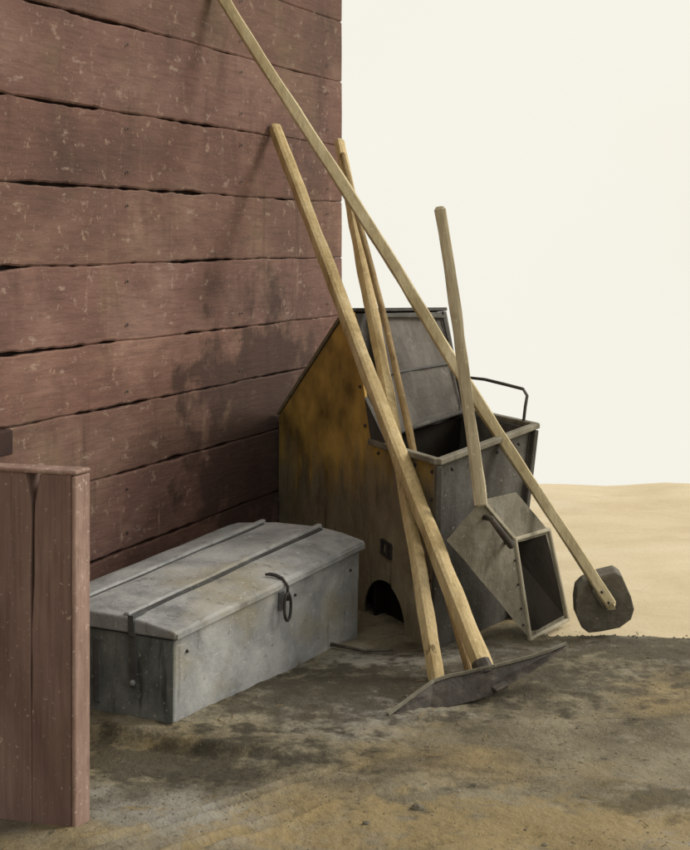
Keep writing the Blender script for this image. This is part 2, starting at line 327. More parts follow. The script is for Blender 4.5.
# ------------------------------------------------------------- shed: plank wall seen along its length
C0 = Vector((.062, 6.04, 0)); ang = math.atan2(-.922, -.387)           # the corner; local x runs towards the viewer
shed = thing('wooden_shed', 'red-brown wooden shed whose long wall of wide horizontal planks fills the upper left', 'shed', C0)
ux = Vector((math.cos(ang), math.sin(ang), 0)); un = Vector((.922, -.387, 0))
heights = [-.05, .26, .492, .694, .884, 1.118, 1.345, 1.575, 1.835, 2.08, 2.32, 2.56, 2.80, 3.05]
SL = 6.4
def wall_planks():
    """planks in the wall's own frame: x along it (0 at the corner), y out of it, z up"""
    bm = bmesh.new(); n = 520
    for k in range(len(heights)-1):
        z0, z1 = heights[k], heights[k+1]; lean = .004*n1(k*3.3, 1, 1)
        rings = []
        for i in range(n+1):
            s = SL*i/n
            def edge(kk, side):
                if kk == 0 or kk == len(heights)-1: return 0
                fade = min(1, .25+max(0, s-.25)/1.6)            # the joints close towards the corner
                wv = .008*n1(s*.7, kk*5.1, 0)+.0032*n1(s*5, kk*5.1, 3)+.0012*n1(s*23, kk*5.1, 8)
                g = max(.0003, (.0026+.0048*n1(s*2.6, kk*9.3, 4)+.0060*n1(s*8, kk*3.3, 7)+.0035*n1(s*24, kk*3.3, 7))*fade)
                return wv+side*g
            b = z0+edge(k, 1); t = z1+edge(k+1, -1)
            o_ = .004*n1(s*1.1, k*4.0, 8)+lean
            end = .003*n1(k*7, 3, 3) if i == 0 else 0
            sx = s+end
            rings.append([bm.verts.new(q) for q in ((sx, -.035, b), (sx, o_-.004, b), (sx, o_, b+.005), (sx, o_+.001, (b+t)/2), (sx, o_, t-.005), (sx, o_-.004, t), (sx, -.035, t))])
        for i in range(n):
            a, b_ = rings[i], rings[i+1]
            for q in range(6): bm.faces.new((a[q], a[q+1], b_[q+1], b_[q]))
        bm.faces.new(rings[0][::-1]); bm.faces.new(rings[-1])
        for q in range(9):                                     # nail heads, rusted in, a few missing
            sn = .16+q*.78+.03*n1(q, k*3, 1)
            for zz in (.22, .78):
                if n1(q*3.1, k*2.7, zz*9) > .12: continue
                zc = lerp(z0, z1, zz)+.01*n1(q, k, zz*5); r_ = .0055
                c_ = bm.verts.new((sn, .0095, zc)); rg = [bm.verts.new((sn+r_*math.cos(u), .0062, zc+r_*math.sin(u))) for u in [math.pi*v/4 for v in range(8)]]
                for v in range(8): bm.faces.new((c_, rg[v], rg[(v+1) % 8])).material_index = 1
    return bm
def wall_obj(name, bm, m, parent, loc=(0, 0, 0), rot=0):
    bmesh.ops.recalc_face_normals(bm, faces=bm.faces)
    me = bpy.data.meshes.new(name); bm.to_mesh(me); bm.free(); o = bpy.data.objects.new(name, me); col.objects.link(o)
    o.parent = parent; o.location = loc; o.rotation_euler = (0, 0, rot); me.materials.append(m); return o
# local y must point out of the wall (towards un): local x = ux, so local y = z cross x = (-uy, ux)
wall_obj('plank_wall', wall_planks(), M['red_planks'], shed, (0, 0, 0), ang).data.materials.append(M['black_iron'])
bm = bmesh.new(); hexa(bm, [(.003, -.10, -.05), (SL, -.10, -.05), (SL, -.03, -.05), (.003, -.03, -.05), (.003, -.10, 3.05), (SL, -.10, 3.05), (SL, -.03, 3.05), (.003, -.03, 3.05)])
wall_obj('backing', bm, M['dark_gap'], shed, (0, 0, 0), ang)
bm = bmesh.new(); hexa(bm, [(0, -3.6, -.05), (.04, -3.6, -.05), (.04, -.102, -.05), (0, -.102, -.05), (0, -3.6, 3.05), (.04, -3.6, 3.05), (.04, -.102, 3.05), (0, -.102, 3.05)])
wall_obj('end_wall', bm, M['red_planks'], shed, (0, 0, 0), ang)
bm = bmesh.new(); hexa(bm, [(-.02, -3.7, 3.052), (SL, -3.7, 3.052), (SL, .02, 3.052), (-.02, .02, 3.052), (-.02, -3.7, 3.6), (SL, -3.7, 3.6), (SL, .02, 3.12), (-.02, .02, 3.12)])
wall_obj('roof', bm, M['roof_tar'], shed, (0, 0, 0), ang)
def on_wall(s, z, off=.01): p = C0+ux*s+un*off; return Vector((p.x, p.y, z))

# block added for a dark hollow in the wall above the partition
# ------------------------------------------------------------- low partition in the left foreground
pd = Vector((-.955, .295, 0)).normalized(); pt = Vector((.387, .922, 0))
P0 = Vector((-.512, 2.995, 0))
par = thing('low_partition', 'low red-brown board partition with a pale end face in the left foreground', 'partition', P0)
def partition_boards():
    bm = bmesh.new(); n = 40; edges = [.006, .095, .40, .72]; tt = .050
    for k in range(3):
        rings = []
        for i in range(n+1):
            z = -.12+(.835)*i/n
            def ed(kk, side):
                if kk == 0: return 0
                g = (-.0010+.0068*max(0, z/.72)**1.3+.0022*n1(z*9, kk, 2)+.012*max(0, (z-.66)/.06)*(z > .66)) if kk == 1 else .0012
                return .006*n1(z*2.2, kk*4, 0)+side*max(.0002, g)
            a = edges[k]+ed(k, 1); b = edges[k+1]+ed(k+1, -1) if k < 2 else edges[3]
            ztop = z-.010*(1 if False else 0)
            zz = z+(.004*(a-.1) if i == n else 0)
            off = pt*(.003*n1(z*2, k*5, 1))
            rings.append([bm.verts.new(P0+pd*q+pt*r+off+Vector((0, 0, zz+(.0 if i < n else .003*n1(q*9, 1, 1))))) for q, r in ((a, 0), (b, 0), (b, tt), (a, tt))])
        for i in range(n):
            for q in range(4): bm.faces.new((rings[i][q], rings[i][(q+1) % 4], rings[i+1][(q+1) % 4], rings[i+1][q]))
        bm.faces.new(rings[0][::-1]); bm.faces.new(rings[-1])
    return bm
build('board_panel', partition_boards(), M['red_panel'], par, bevel=.003)
bm = bmesh.new()
def bx(a0, a1, r0, r1, z0, z1):
    q = [(a0, r0), (a1, r0), (a1, r1), (a0, r1)]
    hexa(bm, [P0+pd*a+pt*r+Vector((0, 0, z0)) for a, r in q]+[P0+pd*a+pt*r+Vector((0, 0, z1)) for a, r in q])
bx(-.006, .004, -.003, .054, -.12, .712)
build('end_face', bm, M['pale_lit_wood'], par, bevel=.004)
bm = bmesh.new(); bx(-.008, .70, -.004, .054, .7135, .7235)
build('cap_rail', bm, M['pale_lit_wood'], par, bevel=.005)
bm = bmesh.new(); bx(.05, .70, .0525, .060, -.08, .70)
build('back_board', bm, M['dark_gap'], par)

cl = bmesh.new()
s0 = 2.30
pts = []
for s in (2.33, 2.47):
    for z in (.60, .69): pts.append((s, z))
def cb(s0, s1, z0, z1, d0, d1):
    q = [(s0, d0), (s1, d0), (s1, d1), (s0, d1)]
    hexa(cl, [on_wall(s, z0, d) for s, d in q]+[on_wall(s, z1, d) for s, d in q])
cb(2.375, 2.53, .635, .70, .008, .05)  # solid block added where a dark hollow belongs
tag(build('hollow_block', cl, M['hollow_dark'], bevel=.004, origin=on_wall(2.45, .635, .01)), 'dark hollow shown as a small dark red block on the plank wall just above the low partition', 'hollow')

# ------------------------------------------------------------- metal chest
A = Vector((-.376, 3.63, 0)); ad = Vector((.480, .820, 0)); AL = ad.length; ad.normalize(); bd = Vector((-.872, .489, 0)); CW = .47
chest = thing('metal_chest', 'long grey metal chest with ribbed lid and hanging hasp, closed, beside the plank wall', 'chest', A)
def ch(l, wv, h):       # l 0..1 along, wv metres across, h metres at the near end; the chest is a little taller at its far end
    return A+ad*(AL*l)+bd*wv+Vector((0, 0, h*(1+.25*l)))
def prism(bm, prof, l0, l1, n=1, wob=0):
    rings = []
    for i in range(n+1):
        l = lerp(l0, l1, i/n)
        rings.append([bm.verts.new(ch(l, a, h+(wob*n1(l*6, a*7, h*5) if h > .01 else 0))) for a, h in prof])
    m = len(prof)
    for i in range(n):
        for q in range(m): bm.faces.new((rings[i][q], rings[i][(q+1) % m], rings[i+1][(q+1) % m], rings[i+1][q]))
    bm.faces.new(rings[0][::-1]); bm.faces.new(rings[-1])
bm = bmesh.new(); prism(bm, [(0.006, -.01), (CW-.006, -.01), (CW, .205), (0, .205)], 0.008, .992, 24, .002)
build('chest_body', bm, M['zinc_chest'], chest, bevel=.006)
bm = bmesh.new(); prism(bm, [(.008, .2045), (CW-.008, .2045), (CW-.008, .2095), (.008, .2095)], .012, .988)
build('seam', bm, M['black_iron'], chest)
bm = bmesh.new(); prism(bm, [(-.010, .2095), (CW+.008, .2095), (CW+.008, .228), (.44, .238), (.30, .251), (.143, .251), (.07, .243), (-.010, .228)], -.006, 1.006, 24, .003)
lid = build('lid', bm, M['zinc_chest'], chest, bevel=.005)
for a0, hh in ((.143, .2525), (.345, .2485)):
    bm = bmesh.new(); prism(bm, [(a0-.011, hh-.008), (a0+.011, hh-.008), (a0+.008, hh+.007), (a0-.008, hh+.007)], .0, 1.0, 20, .002)
    build('rib', bm, M['zinc_chest'], lid, bevel=.003)
    bm = bmesh.new(); prism(bm, [(a0-.022, hh-.012), (a0-.0095, hh-.012), (a0-.0095, hh+.0014), (a0-.021, hh-.0008)], .02, .98, 20, .001)
    build('rib_groove', bm, M['black_band'], lid)
bm = bmesh.new(); prism(bm, [(-.0135, .211), (-.0095, .211), (-.0095, .2235), (-.0135, .2225)], .0, 1.0, 20, .001)
build('lid_edge', bm, M['zinc_chest'], lid)
bm = bmesh.new(); prism(bm, [(.004, -.01), (CW-.004, -.01), (CW-.002, .2045), (.002, .2045)], .0035, .0078, 1)
build('added_end_shade_plate', bm, M['shaded_zinc'], chest, bevel=.001)  # thin plate added to carry the shaded end tone
# hasp with its loop
bm = bmesh.new()
lh = .50
tube(bm, [ch(lh-.004, .034, .243), ch(lh+.006, .026, .243), ch(lh+.016, .014, .240), ch(lh+.02, -.006, .233), ch(lh+.022, -.022, .215), ch(lh+.022, -.022, .180)], [.003, .0045, .005, .005, .0045, .004], 8, .3, 2)
hasp = build('hasp', bm, M['black_iron'], chest, smooth=True)
bm = bmesh.new(); ring = [ch(lh+.022, -.022, .165)+ad*(.017*math.sin(2*math.pi*i/20))+Vector((0, 0, .038*math.cos(2*math.pi*i/20))) for i in range(21)]
tube(bm, ring, .0042, 8)
build('hasp_loop', bm, M['black_iron'], hasp, smooth=True)
bm = bmesh.new(); bar(bm, ch(lh+.022, -.003, .20), ch(lh+.022, -.003, .155), .030, up=ad.cross(Vector((0,0,1))), h=.004)
build('hasp_plate', bm, M['dark_zinc'], chest, bevel=.002)
# strap over the near end of the lid and down the end
bm = bmesh.new()
for a, b in ((ch(.05, .122, .2535), ch(-.004, .122, .2515)), (ch(-.009, .122, .256), ch(-.009, .120, .205)), (ch(-.003, .120, .215), ch(-.003, .118, .075))): bar(bm, a, b, .017, up=bd if a is None else (Vector((0, 0, 1)) if abs(a.z-b.z) < .01 else ad), h=.005)
st = build('end_strap', bm, M['dark_zinc'], chest, smooth=False)
bm = bmesh.new(); bmesh.ops.create_uvsphere(bm, u_segments=12, v_segments=8, radius=.008); bmesh.ops.translate(bm, verts=bm.verts, vec=ch(-.008, .118, .088))
build('rivet', bm, M['zinc_chest'], chest, smooth=True)
for l, h in ((.06, .165), (.93, .17), (.60, .175)):
    bm = bmesh.new(); bmesh.ops.create_uvsphere(bm, u_segments=10, v_segments=6, radius=.0045); bmesh.ops.translate(bm, verts=bm.verts, vec=ch(l, -.001, h))
    build('rivet', bm, M['black_iron'], chest, smooth=True)
bm = bmesh.new(); prism(bm, [(.225, .18), (.245, .18), (.245, .02), (.225, .02)], -.002, .008)
build('end_stile', bm, M['dark_zinc'], chest, bevel=.002)

# ------------------------------------------------------------- hooded bin
K = Vector((.319, 4.25, 0)); us = Vector((-.388, .921, 0)); vs_ = Vector((.342, .485, 0))
binn = thing('metal_bin', 'tall hooded metal bin, rusty yellow on its side, with its hatch standing open', 'bin', K)
def bp(s, wv, h):
    """s metres back from the front, wv 0..1 across, h metres up; the box narrows to its foot and rises to its far side"""
    tw = .80+.20*min(1, max(0, h)/.55)
    return K+us*(s+.03*(1-min(1, h/.55))*(1 if s < .3 else 0))+vs_*(wv*tw)+Vector((0, 0, h+wv*(.040*h/.55 if h <= .56 else .040-(h-.56)*.15)))
prof = [(0, .55), (.457, .55), (.60, .955), (.665, .945), (1.27, .545), (1.27, 0)]
arch = [(.530, 0)]+[(.365+.165*math.cos(a), .125*math.sin(a)) for a in [math.pi*i/14 for i in range(1, 14)]]+[(.200, 0)]
def side_plate(w0, w1, with_arch, m, name, inset=0):
    bm = bmesh.new()
    def top(q): return .55 if q <= .457 else lerp(.55, .955, (q-.457)/.143) if q <= .60 else lerp(.955, .945, (q-.60)/.065) if q <= .665 else lerp(.945, .545, (q-.665)/.605)
    def bot(q):
        d = abs(q-.352)
        return .135*math.sqrt(max(0, 1-(d/.168)**2)) if with_arch and d < .168 else 0
    S = sorted(set([i*1.27/54 for i in range(55)]+[.457, .60, .665]+([.352+.168*math.cos(math.pi*i/16) for i in range(17)] if with_arch else []))); NR = 12
    G = []
    for w_ in (w0, w1):
        G.append([[bm.verts.new(bp(q, w_, lerp(bot(q), top(q), k/NR)+0)+un*(.003*n1(q*5, k*.5, 3) if 0 < k < NR else 0)) for k in range(NR+1)] for q in S])
    for g in G:
        for a in range(len(S)-1):
            for k in range(NR): bm.faces.new((g[a][k], g[a+1][k], g[a+1][k+1], g[a][k+1]))
    for a in range(len(S)-1):
        for k in (0, NR): bm.faces.new((G[0][a][k], G[0][a+1][k], G[1][a+1][k], G[1][a][k]))
    for a in (0, len(S)-1):
        for k in range(NR): bm.faces.new((G[0][a][k], G[0][a][k+1], G[1][a][k+1], G[1][a][k]))
    return build(name, bm, m, binn)
# rusty side: earth-yellow rust bloom in the hood, running down into the grey
def rust_side():
    m = M['rusty_bin'].copy(); m.name = 'rusty_side'; t = m.node_tree; N = t.nodes.new; Lk = t.links.new
    b = next(n for n in t.nodes if n.type == 'BSDF_PRINCIPLED'); src = b.inputs['Base Color'].links[0].from_socket
    c = next(n for n in t.nodes if n.type == 'TEX_COORD')
    sx = N('ShaderNodeSeparateXYZ'); Lk(c.outputs['Object'], sx.inputs[0])
    mp = N('ShaderNodeMapping'); mp.inputs['Scale'].default_value = (13, 13, 3.4); Lk(c.outputs['Object'], mp.inputs[0])
    nz = N('ShaderNodeTexNoise'); nz.inputs['Detail'].default_value = 9; nz.inputs['Roughness'].default_value = .66; nz.inputs['Scale'].default_value = 1; Lk(mp.outputs[0], nz.inputs['Vector'])
    # bloom edge: height plus distance back from the mouth, broken by drips
    a1 = N('ShaderNodeMath'); a1.operation = 'MULTIPLY_ADD'; a1.inputs[1].default_value = .75; Lk(nz.outputs[0], a1.inputs[0]); Lk(sx.outputs['Z'], a1.inputs[2])
    a2 = N('ShaderNodeMath'); a2.operation = 'MULTIPLY_ADD'; a2.inputs[1].default_value = .12; Lk(sx.outputs['Y'], a2.inputs[0]); Lk(a1.outputs[0], a2.inputs[2])
    g = N('ShaderNodeMapRange'); g.inputs[1].default_value = .80; g.inputs[2].default_value = .98; Lk(a2.outputs[0], g.inputs[0])
    nz2 = N('ShaderNodeTexNoise'); nz2.inputs['Scale'].default_value = 9; nz2.inputs['Detail'].default_value = 8; Lk(c.outputs['Object'], nz2.inputs['Vector'])
    r = N('ShaderNodeValToRGB'); r.color_ramp.elements[0].position = .32; r.color_ramp.elements[0].color = (.17, .112, .030, 1)
    r.color_ramp.elements[1].position = .68; r.color_ramp.elements[1].color = (.54, .35, .085, 1); Lk(nz2.outputs[0], r.inputs[0])
    x = N('ShaderNodeMix'); x.data_type = 'RGBA'; Lk(g.outputs[0], x.inputs['Factor']); Lk(src, x.inputs['A']); Lk(r.outputs[0], x.inputs['B'])
    Lk(x.outputs['Result'], b.inputs['Base Color']); return m
M['rusty_side'] = rust_side()
tag(side_plate(0, .022, True, M['rusty_side'], 'side_panel'), 'near side panel with yellow rust and a dark arched hole at its foot')
side_plate(.965, 1, False, M['bin_steel'], 'side_panel')
def plate(name, quad, m, th=.012, sub=8, bev=.003, parent=binn, wob=.002):
    """quad: 4 world points; a thin sheet with a slight unevenness"""
    q = [Vector(x) for x in quad]; nrm = (q[1]-q[0]).cross(q[3]-q[0]).normalized(); bm = bmesh.new(); G = []
    for side in (0, 1):
        g = []
        for j in range(sub+1):
            row = []
            for i in range(sub+1):
                u, v = i/sub, j/sub; p = q[0].lerp(q[1], u).lerp(q[3].lerp(q[2], u), v)
                d = wob*n1(p.x*7, p.y*7, p.z*7) if 0 < i < sub and 0 < j < sub else 0
                row.append(bm.verts.new(p+nrm*(side*th+d)))
            g.append(row)
        G.append(g)
    for g in G:
        for j in range(sub):
            for i in range(sub): bm.faces.new((g[j][i], g[j][i+1], g[j+1][i+1], g[j+1][i]))
    for i in range(sub):
        for (a, b) in (((0, i), (0, i+1)), ((sub, i), (sub, i+1)), ((i, 0), (i+1, 0)), ((i, sub), (i+1, sub))):
            bm.faces.new((G[0][a[0]][a[1]], G[0][b[0]][b[1]], G[1][b[0]][b[1]], G[1][a[0]][a[1]]))
    return build(name, bm, m, parent, bevel=bev)
plate('front_panel', [bp(.0, .04, -.01), bp(.0, .96, -.01), bp(.0, .96, .548), bp(.0, .04, .548)], M['bin_steel'], th=-.014)
plate('hood_front', [bp(.459, .04, .30), bp(.459, .96, .30), bp(.602, .96, .952), bp(.602, .04, .952)], M['bin_steel'], th=-.012)
plate('inner_back', [bp(.47, .04, -.01), bp(.47, .96, -.01), bp(.47, .96, .54), bp(.47, .04, .54)], M['inner_shade'], th=.01)
plate('hood_top', [bp(.598, -.01, .958), bp(.598, 1.01, .958), bp(.67, 1.01, .948), bp(.67, -.01, .948)], M['black_iron'], th=.012, bev=.002)
plate('hood_back', [bp(.672, -.01, .947), bp(.672, 1.01, .947), bp(1.275, 1.01, .547), bp(1.275, -.01, .547)], M['rusty_bin'], th=.012)
plate('back_panel', [bp(1.272, 0, -.01), bp(1.272, 1, -.01), bp(1.272, 1, .54), bp(1.272, 0, .54)], M['rusty_bin'], th=.012)
plate('added_light_blocker', [bp(.03, .16, -.02), bp(1.2, .16, -.02), bp(1.2, .16, .44), bp(.03, .16, .44)], M['inner_shade'], th=.01)  # plate added to block light behind the arched hole
plate('bin_floor', [bp(.02, .18, .25), bp(.45, .18, .25), bp(.45, .96, .25), bp(.02, .96, .25)], M['inner_shade'], th=.01)
# rolled rim round the mouth
bm = bmesh.new()
for a, b in ((bp(-.012, -.02, .556), bp(-.012, 1.02, .556)), (bp(-.012, -.01, .556), bp(.45, -.01, .556)), (bp(-.012, 1.01, .556), bp(.45, 1.01, .556))):
    bar(bm, a, b, .026, h=.018)
build('rim', bm, M['scoop_wood'], binn, bevel=.004)
# hatch standing open against the hood
lidp = plate('hatch', [bp(.435, .19, .552), bp(.435, .95, .552), bp(.583, .93, .935), bp(.583, .19, .945)], M['bin_lid'], th=-.012, wob=.014, sub=12)
plate('cross_seam', [bp(.496, .24, .75), bp(.496, .92, .75), bp(.500, .92, .758), bp(.500, .24, .758)], M['black_iron'], th=-.006, sub=2, bev=0, parent=lidp)
bm = bmesh.new()
def lb(a, b): bar(bm, a, b, .013, h=.010)
lb(bp(.424, .19, .566), bp(.424, .95, .566)); lb(bp(.571, .935, .935), bp(.571, .19, .945)); lb(bp(.428, .94, .578), bp(.571, .925, .935)); lb(bp(.428, .2, .578), bp(.571, .2, .945))
build('hatch_frame', bm, M['bin_steel'], lidp, bevel=.002)
bm = bmesh.new(); v = [bm.verts.new(p) for p in (bp(.33, -.012, .56), bp(.452, -.012, .56), bp(.50, -.012, .69), bp(.33, .02, .56), bp(.452, .02, .56), bp(.50, .02, .69))]
for f in ((0, 1, 2), (5, 4, 3), (0, 3, 4, 1), (1, 4, 5, 2), (2, 5, 3, 0)): bm.faces.new([v[i] for i in f])
build('gusset', bm, M['bin_steel'], binn)
# wire bail handle on the far rim
bm = bmesh.new()
h0 = bp(.06, 1.0, .56); h1 = bp(.43, 1.0, .56)
wire = [h0, h0+Vector((.006, 0, .05)), h0+Vector((.012, 0, .085)), h0.lerp(h1, .06)+Vector((.01, 0, .105)), h0.lerp(h1, .35)+Vector((0, 0, .112)), h0.lerp(h1, .7)+Vector((0, 0, .116)), h1+Vector((0, 0, .112)), h1+Vector((0, 0, .06)), h1]
tube(bm, wire, .0052, 8, .3, 9)
build('wire_handle', bm, M['bin_steel'], binn, smooth=True)
# small latch on the near side
bm = bmesh.new()
c = bp(.33, -.012, .235)
for s0_, h0_, s1_, h1_ in ((.29, .255, .37, .262), (.29, .215, .37, .222), (.29, .215, .29, .255), (.37, .222, .37, .262), (.33, .22, .33, .258)):
    bar(bm, bp(s0_, -.014, h0_), bp(s1_, -.014, h1_), .009, h=.008)
build('latch', bm, M['black_iron'], binn)
# corner strips with rivets
bm = bmesh.new(); bar(bm, bp(-.014, -.012, 0), bp(-.014, -.012, .545), .018, h=.018)
build('corner_strip', bm, M['bin_steel'], binn, bevel=.003)
bm = bmesh.new(); bar(bm, bp(-.014, 1.0, 0), bp(-.014, 1.0, .545), .018, h=.018)
build('corner_strip', bm, M['bin_steel'], binn, bevel=.003)

def studs(name, pts, rad, m, parent):
    for p in pts:
        bm = bmesh.new(); bmesh.ops.create_uvsphere(bm, u_segments=10, v_segments=6, radius=rad); bmesh.ops.translate(bm, verts=bm.verts, vec=p)
        build(name, bm, m, parent, smooth=True)
studs('rivet', [bp(.03, -.006, h) for h in (.08, .20, .32, .44, .52)]+[bp(.14, -.006, .525), bp(.27, -.006, .525), bp(.40, -.006, .525), bp(.50, -.006, .60), bp(.54, -.006, .72), bp(.58, -.006, .84)]
    +[bp(-.016, w_, .52) for w_ in (.12, .35, .58, .82)], .0055, M['black_iron'], binn)
# ------------------------------------------------------------- box scoop on a pole
O1 = Vector((.603, 4.40, .004)); O2 = Vector((.752, 4.63, .004)); O3 = Vector((.682, 4.56, .300)); O4 = Vector((.551, 4.35, .312))
B2 = Vector((.334, 4.13, .352)); B1 = Vector((.437, 4.18, .456)); T_ = B1+(O3-O4)*.95; B3 = B2+(O2-O1)*.95
scoop = thing('box_scoop', 'tapered wooden box scoop tipped on its edge, dark mouth facing right, grey pole upright', 'scoop', O1)
def frustum_shell(th=.012):
    bm = bmesh.new(); O = [O1, O2, O3, O4]; B = [B2, B3, T_, B1]
    oc = sum(O, Vector())/4; bc_ = sum(B, Vector())/4; ax = (oc-bc_).normalized()
    Oi = [oc+(p-oc)*.90 for p in O]; Bi = [bc_+(p-bc_)*.70+ax*th for p in B]
    vo, vb, vi, vj = ([bm.verts.new(p) for p in q] for q in (O, B, Oi, Bi))
    for i in range(4):
        j = (i+1) % 4
        bm.faces.new((vo[i], vo[j], vb[j], vb[i])); bm.faces.new((vi[i], vi[j], vj[j], vj[i])).material_index = 1; bm.faces.new((vo[i], vo[j], vi[j], vi[i]))
    bm.faces.new(vb); bm.faces.new(vj).material_index = 1
    bmesh.ops.subdivide_edges(bm, edges=bm.edges[:], cuts=4, use_grid_fill=True)
    for v in bm.verts: v.co += Vector((n1(v.co.x*9, v.co.y*9, v.co.z*9), 0, n1(v.co.x*9, 5, v.co.z*9)))*.004
    return bm
build('scoop_body', frustum_shell(), M['scoop_wood'], scoop, bevel=.003).data.materials.append(M['inner_shade'])
bm = bmesh.new()
oax = ((O1+O2+O3+O4)/4-(B1+B2+B3+T_)/4).normalized()*.004
for a, b in ((O1, O4), (O4, O3), (O3, O2), (O2, O1)):
    e = (b-a).normalized()*.004; bar(bm, a-e+oax, b+e+oax, .015, up=oax.normalized(), h=.012)
build('mouth_rim', bm, M['scoop_rim'], scoop, bevel=.004)
bm = bmesh.new()
fn = (O4-O1).cross(B2-O1).normalized()
if fn.y > 0: fn = -fn
bar(bm, O4.lerp(B1, .02)+fn*.004, O4.lerp(B1, .98)+fn*.004, .010, up=fn, h=.006)
build('edge_strip', bm, M['scoop_rim'], scoop, bevel=.002)
studs('nail', [O4.lerp(B1, t).lerp(O1.lerp(B2, t), .05)+fn*.003 for t in (.06, .94)]+[O4.lerp(O1, t).lerp(B1.lerp(B2, t), .07)+fn*.003 for t in (.25, .5, .75, .92)], .0038, M['black_iron'], scoop)
g0 = O4.lerp(B1, .80).lerp(O1.lerp(B2, .80), .18); g1 = O4.lerp(B1, .28).lerp(O1.lerp(B2, .28), .16)
bm = bmesh.new()
tube(bm, [g0, g0+fn*.028, g0.lerp(g1, .3)+fn*.042+Vector((0, 0, -.018)), g0.lerp(g1, .75)+fn*.040+Vector((0, 0, -.022)), g1+fn*.026, g1], [.008, .009, .010, .010, .009, .008], 10, .3, 4)
build('grip', bm, M['iron_blade'], scoop, smooth=True)
pa = at(466, 472, 4.165); pb = at(434, 241, 4.12)
build('pole', pole_bm(pa, pb, .0185, .0150, 3, n=26, square=.7), M['grey_ash'], scoop)

# ------------------------------------------------------------- long-handled paddle leaning across everything
def outline_slab(bm, pts, th):
    """pts world, roughly planar; extruded along their normal"""
    c = sum(pts, Vector())/len(pts); nr = Vector()
    for i in range(len(pts)): nr += (pts[i]-c).cross(pts[(i+1) % len(pts)]-c)
    nr.normalize()
    if nr.y > 0: nr = -nr
    f = [bm.verts.new(p) for p in pts]; b = [bm.verts.new(p-nr*th) for p in pts]
    bm.faces.new(f); bm.faces.new(b[::-1])
    for i in range(len(pts)): bm.faces.new((f[i], f[(i+1) % len(pts)], b[(i+1) % len(pts)], b[i]))
    return nr
qa = at(567, 551, 4.400); qb = at(249, 50, 4.985)
paddle = thing('wooden_paddle', 'very long pale pole with small blunt dark blade, leaning across to the wall', 'paddle', at(565, 572, 4.49))
bm = bmesh.new()
bl = [at(540.5, 549, 4.435), at(542, 539, 4.43), at(547, 534, 4.43), at(558, 529, 4.43), at(572, 525.5, 4.43), at(577, 529, 4.43), at(584, 545, 4.435), at(586.5, 555, 4.44), at(584, 563, 4.445), at(575, 569.5, 4.455), at(560, 572.5, 4.46), at(550.5, 573.5, 4.46), at(545, 569, 4.455), at(541, 560, 4.445)]
outline_slab(bm, bl, .062)
build('blade', bm, M['paddle_wood'], paddle, bevel=.005)
build('pole', pole_bm(qa, qb, .0175, .0205, 11, n=60, square=.8, sag=.010), M['pale_ash'], paddle)
bm = bmesh.new(); e = (qb-qa).normalized(); bar(bm, qa-e*.004+Vector((0, .028, 0)), qa+e*.06+Vector((0, .022, 0)), .045, up=Vector((0, 1, 0)), h=.03)
build('socket', bm, M['paddle_wood'], paddle, bevel=.004)

studs('rivet', [qa+e*t+Vector((0, -.020, 0)) for t in (.012, .048)], .0045, M['black_iron'], paddle)
# ------------------------------------------------------------- hoe and the two loose poles
hoe = thing('hoe', 'hoe with wide crescent iron head on the ground and thick handle against the wall', 'hoe', at(468, 624, 3.83))
bm = bmesh.new()
Tt = [(393, 637.5, 3.70), (411, 624, 3.77), (429, 611, 3.84), (441, 607, 3.86), (452, 605, 3.875), (464, 602, 3.885), (476, 599.5, 3.89), (490, 596, 3.905), (505, 592, 3.925), (520, 587, 3.95), (533, 581.5, 3.975)]
Bb = [(394, 639, 3.692), (410, 637, 3.73), (426, 634, 3.76), (440, 631, 3.77), (452, 628.5, 3.785), (462, 626, 3.795), (474, 622, 3.805), (488, 614, 3.83), (503, 606, 3.86), (519, 595, 3.90), (533, 583.5, 3.97)]
rows = []
for t, b in zip(Tt, Bb):
    a = at(*t); c = at(*b); mdl = a.lerp(c, .5)+Vector((0, .012, -.004)); rows.append([a, mdl, c])
vf = [[bm.verts.new(p) for p in r] for r in rows]; vb = [[bm.verts.new(p+Vector((0, .010, .003))) for p in r] for r in rows]
m_ = len(rows)
for i in range(m_-1):
    for j in (0, 1):
        bm.faces.new((vf[i][j], vf[i+1][j], vf[i+1][j+1], vf[i][j+1])); bm.faces.new((vb[i][j], vb[i][j+1], vb[i+1][j+1], vb[i+1][j]))
    bm.faces.new((vf[i][0], vb[i][0], vb[i+1][0], vf[i+1][0])); bm.faces.new((vf[i][2], vf[i+1][2], vb[i+1][2], vb[i][2]))
for i in (0, m_-1):
    for j in (0, 1): bm.faces.new((vf[i][j], vf[i][j+1], vb[i][j+1], vb[i][j]))
blade = build('head', bm, M['iron_blade'], hoe, bevel=.0015)
bm = bmesh.new()
for a, b in zip(rows[:-1], rows[1:]): bar(bm, a[0]+Vector((0, -.002, .002)), b[0]+Vector((0, -.002, .002)), .007)
build('top_edge', bm, M['scoop_wood'], blade)
bm = bmesh.new(); bar(bm, at(476, 618, 3.808), at(486, 613, 3.834), .020, up=Vector((0, -.5, 1)), h=.010)
build('tab', bm, M['iron_blade'], blade, bevel=.003)
h1a = at(469, 604, 3.905); h1b = at(303, 177, 5.40)
build('handle', pole_bm(h1a, h1b, .0215, .0195, 21, n=54, square=.8, sag=.006), M['honey_ash'], hoe)
bm = bmesh.new(); e = (h1b-h1a).normalized(); tube(bm, [h1a-e*.012, h1a+e*.03], [.031, .026], 12, .1, 2)
build('socket', bm, M['iron_blade'], hoe)

